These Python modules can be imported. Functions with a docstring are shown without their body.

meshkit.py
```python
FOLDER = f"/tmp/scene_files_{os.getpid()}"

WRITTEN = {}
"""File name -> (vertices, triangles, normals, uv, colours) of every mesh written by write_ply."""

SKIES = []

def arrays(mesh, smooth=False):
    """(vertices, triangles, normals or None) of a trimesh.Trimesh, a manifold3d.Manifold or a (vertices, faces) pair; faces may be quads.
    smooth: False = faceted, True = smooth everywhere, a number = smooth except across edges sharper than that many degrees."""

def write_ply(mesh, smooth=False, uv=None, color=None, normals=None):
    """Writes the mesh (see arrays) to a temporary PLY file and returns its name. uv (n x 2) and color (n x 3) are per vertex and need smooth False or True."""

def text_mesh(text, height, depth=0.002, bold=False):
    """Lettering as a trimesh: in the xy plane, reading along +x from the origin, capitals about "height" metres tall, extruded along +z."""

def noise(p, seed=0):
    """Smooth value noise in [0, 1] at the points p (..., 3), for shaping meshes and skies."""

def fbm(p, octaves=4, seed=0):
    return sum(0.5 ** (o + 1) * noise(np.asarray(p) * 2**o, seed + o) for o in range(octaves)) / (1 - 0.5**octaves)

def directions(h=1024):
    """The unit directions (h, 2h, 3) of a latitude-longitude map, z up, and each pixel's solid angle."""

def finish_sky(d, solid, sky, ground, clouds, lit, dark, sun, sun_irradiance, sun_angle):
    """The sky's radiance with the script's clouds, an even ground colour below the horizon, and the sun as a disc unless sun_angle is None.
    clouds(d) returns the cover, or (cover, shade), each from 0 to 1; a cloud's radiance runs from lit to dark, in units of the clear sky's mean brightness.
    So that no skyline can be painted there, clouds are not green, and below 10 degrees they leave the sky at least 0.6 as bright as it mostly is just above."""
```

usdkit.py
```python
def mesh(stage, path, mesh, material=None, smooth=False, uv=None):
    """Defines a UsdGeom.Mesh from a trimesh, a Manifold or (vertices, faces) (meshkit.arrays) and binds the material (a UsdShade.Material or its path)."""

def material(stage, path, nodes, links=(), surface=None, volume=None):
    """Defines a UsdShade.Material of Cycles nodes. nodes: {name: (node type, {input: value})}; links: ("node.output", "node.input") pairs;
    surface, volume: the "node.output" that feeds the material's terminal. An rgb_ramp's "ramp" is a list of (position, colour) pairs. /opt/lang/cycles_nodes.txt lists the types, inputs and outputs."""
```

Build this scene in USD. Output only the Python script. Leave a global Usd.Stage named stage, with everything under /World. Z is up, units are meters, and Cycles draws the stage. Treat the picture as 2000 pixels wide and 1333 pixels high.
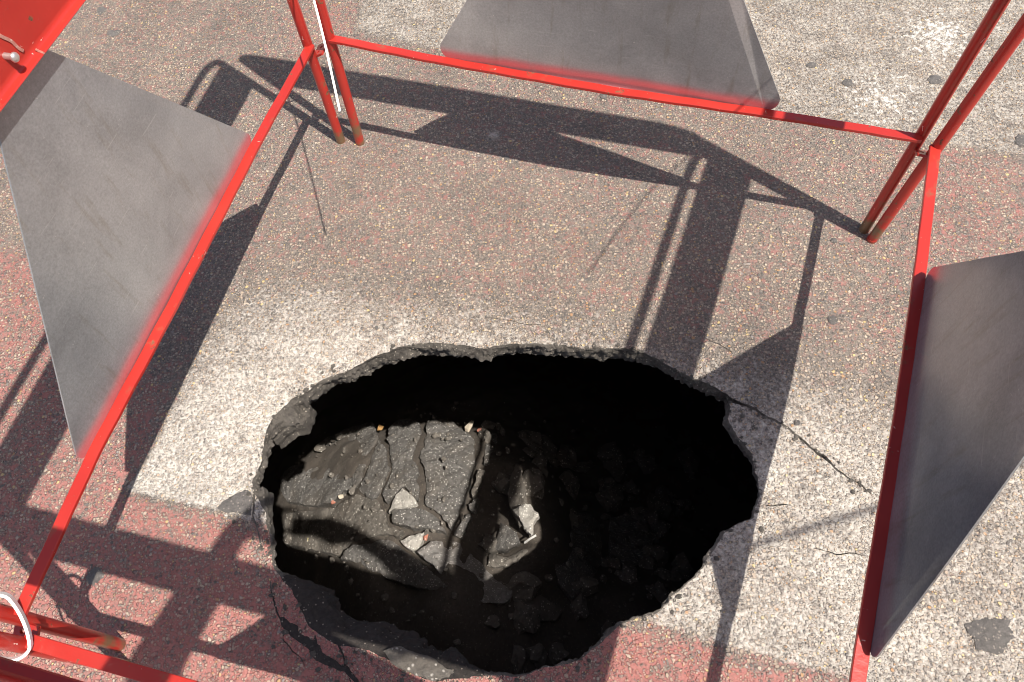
import math, numpy as np, trimesh, manifold3d as m3, shapely, usdkit
from meshkit import fbm, noise
from pxr import Usd, UsdGeom, UsdLux, UsdShade, Gf, Sdf, Vt
from scipy.spatial import Delaunay
from scipy.interpolate import RBFInterpolator
from shapely.geometry import Polygon, LineString, Point
from shapely import affinity

stage = Usd.Stage.CreateInMemory()
UsdGeom.SetStageUpAxis(stage, 'Z'); UsdGeom.SetStageMetersPerUnit(stage, 1.0)
UsdGeom.Xform.Define(stage, '/World'); UsdGeom.Scope.Define(stage, '/World/Looks')
rng = np.random.default_rng(7)

# ------------------------------------------------------------------ camera, sky, sun
H = 1.4                                                     # lens height above the pavement
RC = np.array([[0.993768533, -0.111463459, 0.0], [-0.098292034, -0.876336799, 0.471563868], [-0.052562141, -0.468625343, -0.881831905]])   # columns: right, down, forward
FPX, CX, CY = 1470.06, 1000.0, 666.5                        # focal length in pixels of a picture 2000 wide
EYE = np.array([0, 0, H])
EXPOSURE = 0.74
cam = UsdGeom.Camera.Define(stage, '/World/camera')
cam.CreateHorizontalApertureAttr(36.0); cam.CreateVerticalApertureAttr(36.0 * 682 / 1024); cam.CreateFocalLengthAttr(36.0 * FPX / 2000)
cam.CreateClippingRangeAttr(Gf.Vec2f(0.02, 500)); cam.CreateExposureAttr(EXPOSURE)
rgt, dwn, fwd = RC.T
cam.AddTransformOp().Set(Gf.Matrix4d(*rgt, 0, *(-dwn), 0, *(-fwd), 0, *EYE, 1))
SH = np.array([-0.3230051, 0.29686391, 0])                  # shadow displacement per metre of height
SUN = np.array([-SH[0], -SH[1], 1.0]); SUN /= np.linalg.norm(SUN)
elev, azim = math.asin(SUN[2]), math.atan2(SUN[0], SUN[1])
dome = UsdLux.DomeLight.Define(stage, '/World/sky')
sky = usdkit.material(stage, '/World/Looks/sky_look', {
    's': ('sky_texture', {'sky_type': 'single_scattering', 'sun_disc': False, 'aerosol_density': 3.0, 'ozone_density': .6, 'sun_elevation': elev, 'sun_rotation': azim}),
    'b': ('background_shader', {'strength': 0.09})}, [('s.color', 'b.color')], surface='b.background')
UsdShade.MaterialBindingAPI.Apply(dome.GetPrim()).Bind(sky)
dome.GetPrim().SetCustomDataByKey('kind', 'structure')
sun = UsdLux.DistantLight.Define(stage, '/World/sun')
sun.CreateIntensityAttr(1.2); sun.CreateAngleAttr(0.53); sun.CreateColorAttr(Gf.Vec3f(1.0, 0.945, 0.868)); sun.CreateNormalizeAttr(True)
zl = SUN; xl = np.cross([0, 1, 0], zl); xl /= np.linalg.norm(xl); yl = np.cross(zl, xl)
sun.AddTransformOp().Set(Gf.Matrix4d(*xl, 0, *yl, 0, *zl, 0, 0, 0, 30, 1))

# ------------------------------------------------------------------ helpers
used = set()
def numbered(path):
    p, k = path, 0
    while p in used:
        k += 1; p = f'{path}_{k:03d}'
    used.add(p); return p
def tag(prim, label=None, cat=None, group=None, kind=None):
    for k, v in (('label', label), ('category', cat), ('group', group), ('kind', kind)):
        if v: prim.SetCustomDataByKey(k, v)
    return prim
def obj(name, mesh, mat, parent='/World', smooth=False):
    path = numbered(f'{parent}/{name}')
    usdkit.mesh(stage, path, mesh, mat, smooth=smooth)
    return path
def prim(path): return stage.GetPrimAtPath(path)
def thing(name, label, cat, M=None, group=None):
    path = numbered('/World/' + name)
    x = UsdGeom.Xform.Define(stage, path)
    if M is not None: x.AddTransformOp().Set(Gf.Matrix4d(*np.asarray(M, float).ravel()))
    tag(x.GetPrim(), label, cat, group); return path
def ray(q): return RC @ np.array([q[0] - CX, q[1] - CY, FPX])
def at(q, z=0.0):                                           # the point of height z seen at picture position q
    r = ray(q); return EYE + r * ((z - H) / r[2])
def ats(qs, z=0.0): return np.array([at(q, z) for q in qs])
def box(sx, sy, sz, c=(0, 0, 0), b=0.0):
    if b <= 0:
        m = trimesh.creation.box((sx, sy, sz))
    else:
        p = [[i * (sx / 2 - b * (a != 0)), j * (sy / 2 - b * (a != 1)), k * (sz / 2 - b * (a != 2))] for i in (-1, 1) for j in (-1, 1) for k in (-1, 1) for a in (0, 1, 2)]
        m = trimesh.convex.convex_hull(np.array(p))
    m.apply_translation(c); return m
def sweep(path, r, n=16, flat=None, cap=True):
    """A tube along the path; flat=(w, t, normal hint) sweeps a strap instead."""
    P = np.asarray(path, float); T = np.gradient(P, axis=0); T /= np.linalg.norm(T, axis=1, keepdims=True)
    ref = np.array(flat[2], float) if flat else (np.array([0, 0, 1.]) if abs(T[0][2]) < .9 else np.array([1., 0, 0]))
    rings, N = [], ref
    for p, t in zip(P, T):
        N = N - t * (N @ t); N /= np.linalg.norm(N); B = np.cross(t, N)
        if flat:
            w, th = flat[0] / 2, flat[1] / 2
            rings.append([p + B * a + N * c for a, c in ((-w, -th), (w, -th), (w, th), (-w, th))])
        else:
            rr = r if np.isscalar(r) else r[len(rings)]
            rings.append([p + rr * (math.cos(a) * N + math.sin(a) * B) for a in np.linspace(0, 2 * math.pi, n, endpoint=False)])
    k = len(rings[0]); V = np.array(rings).reshape(-1, 3); F = []
    for i in range(len(P) - 1):
        for j in range(k):
            a, b = i * k + j, i * k + (j + 1) % k
            F += [[a, b, b + k], [a, b + k, a + k]]
    if cap:
        V = np.vstack([V, P[0], P[-1]]); e = len(P) * k
        for j in range(k):
            F += [[(j + 1) % k, j, e], [e - k + j, e - k + (j + 1) % k, e + 1]]
    m = trimesh.Trimesh(V, F, process=False); m.fix_normals(); return m
def resample(P, step, closed=False):
    P = np.asarray(P, float)
    if closed: P = np.vstack([P, P[:1]])
    s = np.r_[0, np.cumsum(np.linalg.norm(np.diff(P, axis=0), axis=1))]
    n = max(int(round(s[-1] / step)), 2); t = np.linspace(0, s[-1], n + 1)
    out = np.stack([np.interp(t, s, P[:, k]) for k in range(P.shape[1])], 1)
    return out[:-1] if closed else out
def smooth_line(P, it=2, closed=False):
    P = np.asarray(P, float)
    for _ in range(it):
        Q = np.roll(P, -1, 0) if closed else P[1:]
        A = P if closed else P[:-1]
        R_ = np.empty((2 * len(A), P.shape[1])); R_[0::2] = A * .75 + Q * .25; R_[1::2] = A * .25 + Q * .75
        P = R_ if closed else np.vstack([P[:1], R_, P[-1:]])
    return P
def jag2(P, amp, f, seed):                                  # a broken outline: 2D points pushed about by noise
    q = np.c_[P * f, np.zeros(len(P))]
    return P + amp * (np.stack([fbm(q, 4, seed), fbm(q + 31.7, 4, seed + 9)], 1) - .5) * 2
def seg_dist(X, P, closed=True):
    A = np.asarray(P, float); B = np.roll(A, -1, 0) if closed else A[1:]
    if not closed: A = A[:-1]
    best = np.full(len(X), 1e9)
    for a, b in zip(A, B):
        d = b - a; t = np.clip(((X - a) @ d) / max(d @ d, 1e-12), 0, 1)
        best = np.minimum(best, np.hypot(*(X - a - t[:, None] * d).T))
    return best
def inside(X, P): return shapely.contains_xy(Polygon(P), X[:, 0], X[:, 1])
def sdist(X, P): return np.where(inside(X, P), 1, -1) * seg_dist(X, P)
def sstep(a, b, x): t = np.clip((x - a) / (b - a), 0, 1); return t * t * (3 - 2 * t)
def hulls(chain_list, refine=0.012, smooth_it=12):          # bones: each a hull of the spheres at its two joints
    parts = []
    for chain in chain_list:
        for (a, ra), (b, rb) in zip(chain[:-1], chain[1:]):
            parts.append(m3.Manifold.batch_hull([m3.Manifold.sphere(ra, 20).translate(list(map(float, a))), m3.Manifold.sphere(rb, 20).translate(list(map(float, b)))]))
    m = m3.Manifold.batch_boolean(parts, m3.OpType.Add).refine_to_length(refine).to_mesh()
    t = trimesh.Trimesh(m.vert_properties[:, :3], m.tri_verts); t.merge_vertices()
    trimesh.smoothing.filter_taubin(t, iterations=smooth_it); return t

# ------------------------------------------------------------------ materials
def mat(name, nodes, links, surface='p.BSDF'): return usdkit.material(stage, '/World/Looks/' + name, nodes, links, surface=surface)
def simple(name, c, rough=.5, metal=0., **k):
    return mat(name, {'p': ('principled_bsdf', {'base_color': c, 'roughness': rough, 'metallic': metal, **k})}, [])

def pavement_look():
    n = {'g': ('geometry', {}), 'a': ('attribute', {'attribute': 'paint'}), 'sep': ('separate_color', {'color_type': 'rgb'}),
         'wob': ('noise_texture', {'scale': 55., 'detail': 2.}), 'wm': ('mix', {'mix_type': 'linear_light', 'fac': .004}),
         'v': ('voronoi_texture', {'scale': 135., 'feature': 'f1', 'randomness': 1.}), 'v2': ('voronoi_texture', {'scale': 225., 'feature': 'f1', 'randomness': 1.}),
         'vs': ('separate_color', {'color_type': 'rgb'}), 'vs2': ('separate_color', {'color_type': 'rgb'}),
         'sc': ('rgb_ramp', {'interpolate': False, 'ramp': [(0, (.13, .118, .108)), (.14, (.20, .175, .152)), (.30, (.265, .222, .18)), (.50, (.325, .26, .20)), (.66, (.38, .305, .23)), (.80, (.44, .365, .285)), (.90, (.38, .235, .13)), (.935, (.27, .24, .22)), (.975, (.50, .38, .19))]}), 'sc2': ('rgb_ramp', {'interpolate': False, 'ramp': [(0, (.13, .118, .108)), (.14, (.20, .175, .152)), (.30, (.265, .222, .18)), (.50, (.325, .26, .20)), (.66, (.38, .305, .23)), (.80, (.44, .365, .285)), (.90, (.38, .235, .13)), (.935, (.27, .24, .22)), (.975, (.50, .38, .19))]}),
         'dist': ('map_range', {'from_min': .34, 'from_max': .50, 'to_min': 1., 'to_max': 0., 'clamp': True}), 'dist2': ('map_range', {'from_min': .36, 'from_max': .54, 'to_min': 1., 'to_max': 0., 'clamp': True}),
         'keep': ('math', {'math_type': 'greater_than', 'value2': .50}), 'keep2': ('math', {'math_type': 'greater_than', 'value2': .25}),
         's1': ('math', {'math_type': 'multiply'}), 's2': ('math', {'math_type': 'multiply'}), 'sm': ('math', {'math_type': 'maximum'}), 'base2': ('mix', {'mix_type': 'mix'}),
         'bn': ('noise_texture', {'scale': 210., 'detail': 3., 'roughness': .7}),
         'bc': ('rgb_ramp', {'ramp': [(.3, (.085, .074, .064)), (.52, (.165, .142, .120)), (.75, (.28, .24, .20))]}),
         'base': ('mix', {'mix_type': 'mix'}),
         # large soft dirt
         'ln': ('noise_texture', {'scale': 5., 'detail': 5., 'roughness': .62}),
         'lr': ('rgb_ramp', {'ramp': [(.3, (.74, .73, .73)), (.55, (1., .98, .97)), (.75, (1.12, 1.08, 1.04))]}),
         'based': ('mix', {'mix_type': 'multiply', 'fac': .8}),
         # red paint, worn off the stones
         'rn': ('noise_texture', {'scale': 62., 'detail': 4., 'roughness': .7}), 'rn2': ('noise_texture', {'scale': 15., 'detail': 6., 'roughness': .7}),
         'r1': ('math', {'math_type': 'multiply_add', 'value2': 1.3}), 'r2': ('math', {'math_type': 'multiply_add', 'value2': 2.6, 'value3': -2.08}),
         'r3': ('math', {'math_type': 'multiply_add', 'value2': 1.0}), 'r4': ('math', {'math_type': 'multiply_add', 'value2': -.46}), 'rc': ('map_range', {'from_min': 0., 'from_max': .8, 'to_min': 0., 'to_max': .66, 'clamp': True}),
         'red': ('mix', {'mix_type': 'mix', 'color2': (.40, .13, .112)}),
         # white paint
         'wn': ('noise_texture', {'scale': 120., 'detail': 5., 'roughness': .72}), 'wn2': ('noise_texture', {'scale': 16., 'detail': 6., 'roughness': .68}),
         'w1': ('math', {'math_type': 'multiply_add', 'value2': 1.4}), 'w2': ('math', {'math_type': 'multiply_add', 'value2': 2.8, 'value3': -2.68}), 'w3': ('math', {'math_type': 'multiply_add', 'value2': 1.4}), 'w4': ('math', {'math_type': 'multiply_add', 'value2': -.30}),
         'wc': ('map_range', {'from_min': -.05, 'from_max': 1.0, 'to_min': 0., 'to_max': .82, 'clamp': True}),
         'white': ('mix', {'mix_type': 'mix', 'color2': (.60, .555, .485)}),
         # thick remains of white paint, flaked
         'fn': ('noise_texture', {'scale': 66., 'detail': 6., 'roughness': .68}), 'fm': ('math', {'math_type': 'multiply_add', 'value2': .40, 'value3': 0.}), 'fr': ('map_range', {'from_min': .78, 'from_max': .90, 'to_min': 0., 'to_max': .85, 'clamp': True}),
         'flake': ('mix', {'mix_type': 'mix', 'color2': (.68, .65, .59)}),
         # bump
         'hd': ('math', {'math_type': 'multiply_add', 'value2': .8, 'value3': 0.}), 'bump': ('bump', {'strength': 1.0, 'distance': .0042}),
         'hn': ('math', {'math_type': 'multiply', 'value2': .8}),
         'p': ('principled_bsdf', {'roughness': .78, 'specular_ior_level': .35})}
    l = [('g.position', 'wob.vector'), ('g.position', 'wm.color1'), ('wob.color', 'wm.color2'), ('wm.color', 'v.vector'), ('v.color', 'vs.color'), ('vs.r', 'sc.fac'),
         ('v.distance', 'dist.value'), ('vs.g', 'keep.value1'), ('dist.result', 's1.value1'), ('keep.value', 's1.value2'), ('wm.color', 'v2.vector'), ('v2.color', 'vs2.color'), ('vs2.r', 'sc2.fac'), ('v2.distance', 'dist2.value'), ('vs2.g', 'keep2.value1'), ('dist2.result', 's2.value1'), ('keep2.value', 's2.value2'), ('s1.value', 'sm.value1'), ('s2.value', 'sm.value2'),
         ('g.position', 'bn.vector'), ('bn.fac', 'bc.fac'), ('s2.value', 'base2.fac'), ('bc.color', 'base2.color1'), ('sc2.color', 'base2.color2'), ('s1.value', 'base.fac'), ('base2.color', 'base.color1'), ('sc.color', 'base.color2'),
         ('g.position', 'ln.vector'), ('ln.fac', 'lr.fac'), ('base.color', 'based.color1'), ('lr.color', 'based.color2'),
         ('a.color', 'sep.color'), ('g.position', 'rn.vector'), ('g.position', 'rn2.vector'),
         ('rn.fac', 'r2.value1'), ('sep.g', 'r1.value1'), ('r2.value', 'r1.value3'), ('rn2.fac', 'r3.value1'), ('r1.value', 'r3.value3'), ('sm.value', 'r4.value1'), ('r3.value', 'r4.value3'), ('r4.value', 'rc.value'),
         ('rc.result', 'red.fac'), ('based.color', 'red.color1'),
         ('g.position', 'wn.vector'), ('g.position', 'wn2.vector'),
         ('wn.fac', 'w2.value1'), ('sep.r', 'w1.value1'), ('w2.value', 'w1.value3'), ('wn2.fac', 'w3.value1'), ('w1.value', 'w3.value3'), ('sm.value', 'w4.value1'), ('w3.value', 'w4.value3'), ('w4.value', 'wc.value'), ('wc.result', 'white.fac'), ('red.color', 'white.color1'),
         ('g.position', 'fn.vector'), ('sep.b', 'fm.value1'), ('fn.fac', 'fm.value3'), ('fm.value', 'fr.value'), ('fr.result', 'flake.fac'), ('white.color', 'flake.color1'), ('flake.color', 'p.base_color'),
         ('sm.value', 'hd.value1'), ('bn.fac', 'hn.value1'), ('hn.value', 'hd.value3'), ('hd.value', 'bump.height'), ('bump.normal', 'p.normal')]
    return mat('pavement_look', n, l)
PAVE = pavement_look()

def asphalt_look(name, c0, c1, speck, speck_amt=.86, dirt=None, scale=230., rough=.62):
    n = {'g': ('geometry', {}), 'n1': ('noise_texture', {'scale': 95., 'detail': 7., 'roughness': .78}), 'r1': ('rgb_ramp', {'ramp': [(.3, c0), (.7, c1)]}),
         'v': ('voronoi_texture', {'scale': scale}), 'vs': ('separate_color', {'color_type': 'rgb'}), 'gt': ('math', {'math_type': 'greater_than', 'value2': speck_amt}),
         'd': ('map_range', {'from_min': .25, 'from_max': .5, 'to_min': 1., 'to_max': 0., 'clamp': True}), 'm': ('math', {'math_type': 'multiply'}), 'mx': ('mix', {'mix_type': 'mix', 'color2': speck}),
         'n2': ('noise_texture', {'scale': 11., 'detail': 4., 'roughness': .6}), 'r2': ('map_range', {'from_min': .45, 'from_max': .68, 'to_min': 0., 'to_max': .75, 'clamp': True}), 'mx2': ('mix', {'mix_type': 'mix', 'color2': dirt or c1}),
         'n3': ('noise_texture', {'scale': 190., 'detail': 6., 'roughness': .8}), 'b': ('bump', {'strength': 1., 'distance': .007}), 'p': ('principled_bsdf', {'roughness': rough, 'specular_ior_level': .5})}
    l = [('g.position', 'n1.vector'), ('n1.fac', 'r1.fac'), ('g.position', 'v.vector'), ('v.color', 'vs.color'), ('vs.r', 'gt.value1'), ('v.distance', 'd.value'), ('gt.value', 'm.value1'), ('d.result', 'm.value2'),
         ('g.position', 'n2.vector'), ('n2.fac', 'r2.value'), ('r2.result', 'mx2.fac'), ('r1.color', 'mx2.color1'),
         ('m.value', 'mx.fac'), ('mx2.color', 'mx.color1'), ('mx.color', 'p.base_color'), ('g.position', 'n3.vector'), ('n3.fac', 'b.height'), ('b.normal', 'p.normal')]
    return mat(name, n, l)
EDGE = asphalt_look('broken_asphalt_look', (.032, .027, .023), (.155, .137, .115), (.42, .37, .30), .92, scale=260.)
SLUMP = asphalt_look('shaded_asphalt_look', (.012, .010, .009), (.062, .050, .042), (.30, .25, .2), .95, dirt=(.04, .03, .025), scale=260., rough=.85)  # broken asphalt with the shade of the near-left lip put into its colour
SOIL = asphalt_look('soil_look', (.045, .037, .030), (.115, .096, .078), (.2, .17, .13), .93, dirt=(.075, .06, .046), rough=.9)
SLAB = asphalt_look('dark_slab_look', (.050, .047, .043), (.20, .187, .172), (.64, .61, .56), .84, dirt=(.13, .112, .092), scale=210.)
SLABG = asphalt_look('grey_slab_look', (.15, .14, .13), (.32, .30, .28), (.62, .60, .55), .8, dirt=(.17, .15, .135), scale=210.)
SLABB = asphalt_look('brown_slab_look', (.08, .071, .06), (.21, .188, .16), (.52, .48, .42), .84, dirt=(.12, .10, .08), scale=150., rough=.85)
PALE = asphalt_look('pale_slab_look', (.30, .28, .25), (.52, .49, .44), (.72, .69, .63), .7, dirt=(.42, .39, .34), scale=170.)
TAR = asphalt_look('tar_look', (.07, .064, .06), (.21, .19, .172), (.30, .26, .22), .75, dirt=(.13, .118, .105), rough=.6)
OCHRE = asphalt_look('ochre_stone_look', (.33, .17, .055), (.46, .27, .10), (.5, .35, .2), .9)
CREAM = asphalt_look('cream_stone_look', (.42, .35, .26), (.62, .55, .43), (.7, .6, .5), .9)
BRICKR = asphalt_look('red_chip_look', (.40, .12, .075), (.50, .22, .15), (.6, .5, .45), .88)
STRAW = asphalt_look('straw_chip_look', (.40, .33, .15), (.58, .50, .28), (.6, .5, .3), .9)

def red_paint(name, dirt_top):
    """Red enamel with scratches and chips down to rust; dirt on the lowest part of the legs (height in the thing's own frame)."""
    n = {'tc': ('texture_coordinate', {}), 'sx': ('separate_xyz', {}), 'n1': ('noise_texture', {'scale': 38., 'detail': 6., 'roughness': .72}), 'c1': ('map_range', {'from_min': .625, 'from_max': .65, 'to_min': 0., 'to_max': 1., 'clamp': True}),
         'n2': ('noise_texture', {'scale': 6., 'detail': 3.}), 'r2': ('rgb_ramp', {'ramp': [(.3, (.31, .020, .015)), (.7, (.40, .030, .021))]}),
         'rust': ('rgb_ramp', {'ramp': [(.3, (.06, .028, .016)), (.7, (.20, .085, .04))]}), 'n3': ('noise_texture', {'scale': 120., 'detail': 3.}),
         'm1': ('mix', {'mix_type': 'mix'}), 'dz': ('map_range', {'from_min': 0., 'from_max': dirt_top, 'to_min': .24, 'to_max': 0., 'clamp': True}),
         'dn': ('math', {'math_type': 'add'}), 'dc': ('map_range', {'from_min': .60, 'from_max': .74, 'to_min': 0., 'to_max': .9, 'clamp': True}), 'n4': ('noise_texture', {'scale': 17., 'detail': 5., 'roughness': .65}),
         'm2': ('mix', {'mix_type': 'mix', 'color2': (.13, .095, .05)}), 'v': ('voronoi_texture', {'scale': 30., 'feature': 'distance_to_edge'}),
         'wl': ('noise_texture', {'scale': 52., 'detail': 2., 'distortion': 2.5}), 'wc': ('map_range', {'from_min': .735, 'from_max': .75, 'to_min': 0., 'to_max': .75, 'clamp': True}), 'm3': ('mix', {'mix_type': 'mix', 'color2': (.75, .55, .48)}),
         'b': ('bump', {'strength': .5, 'distance': .0015}), 'ro': ('map_range', {'from_min': 0., 'from_max': 1., 'to_min': .26, 'to_max': .8, 'clamp': True}), 'p': ('principled_bsdf', {'specular_ior_level': .45})}
    l = [('tc.object', 'sx.vector'), ('tc.object', 'n1.vector'), ('n1.fac', 'c1.value'), ('tc.object', 'n2.vector'), ('n2.fac', 'r2.fac'), ('tc.object', 'n3.vector'), ('n3.fac', 'rust.fac'),
         ('r2.color', 'm1.color1'), ('rust.color', 'm1.color2'), ('c1.result', 'm1.fac'), ('sx.z', 'dz.value'), ('tc.object', 'n4.vector'), ('n4.fac', 'dn.value1'), ('dz.result', 'dn.value2'), ('dn.value', 'dc.value'),
         ('m1.color', 'm2.color1'), ('dc.result', 'm2.fac'), ('tc.object', 'wl.vector'), ('wl.fac', 'wc.value'), ('m2.color', 'm3.color1'), ('wc.result', 'm3.fac'), ('m3.color', 'p.base_color'), ('c1.result', 'ro.value'), ('ro.result', 'p.roughness'), ('n1.fac', 'b.height'), ('b.normal', 'p.normal')]
    return mat(name, n, l)
RED = red_paint('red_enamel_look', .15)
REDB = red_paint('red_board_look', .01)

def plate_look(name, z0, width, amount, rough=.28, metal=.55):
    """Dull galvanised sheet with a mist of red paint along the lower edge."""
    n = {'tc': ('texture_coordinate', {}), 'sx': ('separate_xyz', {}), 'n1': ('noise_texture', {'scale': 7., 'detail': 6., 'roughness': .65, 'distortion': .6}), 'r1': ('rgb_ramp', {'ramp': [(.25, (.27, .275, .282)), (.5, (.35, .357, .366)), (.75, (.42, .427, .435))]}),
         'n2': ('noise_texture', {'scale': 260., 'detail': 3., 'roughness': .8}), 'r2': ('rgb_ramp', {'ramp': [(.32, (.80, .80, .80)), (.5, (.98, .98, .98)), (.68, (1.16, 1.16, 1.16))]}), 'ms': ('mapping', {'rotation': (.3, .5, .9), 'scale': (14., 14., 260.)}), 'ns': ('noise_texture', {'scale': 1., 'detail': 3., 'distortion': .3}), 'rs': ('map_range', {'from_min': .66, 'from_max': .72, 'to_min': 0., 'to_max': .35, 'clamp': True}), 'mscr': ('mix', {'mix_type': 'mix', 'color2': (.55, .55, .54)}), 'mm': ('mix', {'mix_type': 'multiply', 'fac': .8}),
         'st': ('mapping', {'scale': (9., 9., 1.3)}), 'n5': ('noise_texture', {'scale': 4., 'detail': 5., 'roughness': .7}), 'r5': ('map_range', {'from_min': .56, 'from_max': .74, 'to_min': 0., 'to_max': .55, 'clamp': True}), 'm5': ('mix', {'mix_type': 'mix', 'color2': (.22, .195, .15)}),
         'n6': ('noise_texture', {'scale': 150., 'detail': 2., 'distortion': 1.5}), 'r6': ('map_range', {'from_min': .74, 'from_max': .76, 'to_min': 0., 'to_max': .7, 'clamp': True}), 'm6': ('mix', {'mix_type': 'mix', 'color2': (.62, .61, .58)}),
         'n3': ('noise_texture', {'scale': 9., 'detail': 3.}), 'ad': ('math', {'math_type': 'multiply_add', 'value2': .02}), 'mr': ('map_range', {'range_type': 'smoothstep', 'from_min': z0 + width * .55, 'from_max': z0 + width * 1.25, 'to_min': amount, 'to_max': 0., 'clamp': True}),
         'red': ('mix', {'mix_type': 'mix', 'color2': (.56, .15, .165)}), 'bb': ('bump', {'strength': .25, 'distance': .0008}), 'sub': ('math', {'math_type': 'subtract', 'value1': .42}), 'mt': ('math', {'math_type': 'multiply', 'value2': .0}),
         'p': ('principled_bsdf', {'metallic': metal, 'roughness': rough})}
    l = [('tc.object', 'sx.vector'), ('tc.object', 'n1.vector'), ('n1.fac', 'r1.fac'), ('tc.object', 'n2.vector'), ('n2.fac', 'r2.fac'), ('r1.color', 'mm.color1'), ('r2.color', 'mm.color2'), ('tc.object', 'ms.vector'), ('ms.vector', 'ns.vector'), ('ns.fac', 'rs.value'), ('rs.result', 'mscr.fac'),
         ('tc.object', 'st.vector'), ('st.vector', 'n5.vector'), ('n5.fac', 'r5.value'), ('r5.result', 'm5.fac'), ('mm.color', 'm5.color1'),
         ('tc.object', 'n6.vector'), ('n6.fac', 'r6.value'), ('r6.result', 'm6.fac'), ('m5.color', 'mscr.color1'), ('mscr.color', 'm6.color1'),
         ('tc.object', 'n3.vector'), ('n3.fac', 'ad.value1'), ('sx.z', 'ad.value3'), ('ad.value', 'mr.value'), ('mr.result', 'red.fac'), ('m6.color', 'red.color1'), ('red.color', 'p.base_color'), ('n2.fac', 'bb.height'), ('bb.normal', 'p.normal')]
    return mat(name, n, l)
TIE = simple('white_nylon_look', (.72, .70, .66), .45)
SCRAPE = asphalt_look('scraped_paint_look', (.52, .16, .12), (.66, .34, .27), (.7, .5, .42), .8, rough=.5)
STEEL = simple('bolt_steel_look', (.62, .60, .57), .35, .8)
DARKHOLE = simple('black_rubber_look', (.02, .02, .02), .8)

# ------------------------------------------------------------------ pavement with the hole
RIM = [(492, 940), (498, 928), (505, 895), (513, 856), (531, 805), (552, 787), (594, 763), (633, 736), (678, 724), (720, 697), (765, 682), (804, 668), (870, 667), (912, 673), (939, 679), (966, 671), (1005, 668), (1070, 670), (1130, 676), (1220, 679), (1268, 692), (1310, 712), (1352, 736), (1385, 745), (1418, 766), (1426, 783), (1424, 817), (1442, 847), (1460, 868), (1478, 910), (1484, 940), (1485, 970), (1478, 994), (1475, 1013), (1451, 1020), (1409, 1044), (1403, 1071), (1385, 1089), (1370, 1116), (1334, 1149), (1310, 1176), (1280, 1200), (1244, 1206), (1226, 1213), (1208, 1224), (1187, 1245), (1154, 1269), (1127, 1293), (1085, 1299), (1061, 1306), (1025, 1321), (980, 1319), (930, 1318), (880, 1328), (830, 1325), (785, 1303), (735, 1278), (690, 1263), (666, 1260), (640, 1248), (606, 1236), (594, 1212), (579, 1182), (564, 1149), (537, 1117), (525, 1101), (520, 1053), (514, 1010), (505, 985), (494, 965)]
VOID = {'near': [(525, 1101), (537, 1119), (564, 1143), (579, 1149), (606, 1146), (654, 1170), (699, 1203), (735, 1221), (780, 1246), (830, 1275), (882, 1308), (935, 1316)]}
rim0 = ats(RIM)[:, :2]
CEN = rim0.mean(0)
NR = 1500
rim = resample(rim0, 0.02, True); rim = resample(smooth_line(rim, 1, True), .002, True)
rim = jag2(rim, .0085, 22, 3); rim = jag2(rim, .0035, 90, 5)
rim = resample(rim, .0022, True)
HOLE = Polygon(rim).buffer(0)
if HOLE.geom_type != 'Polygon': HOLE = max(HOLE.geoms, key=lambda g_: g_.area)
rim = np.array(HOLE.exterior.coords)[:-1]
if not HOLE.exterior.is_ccw: rim = rim[::-1]

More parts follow.
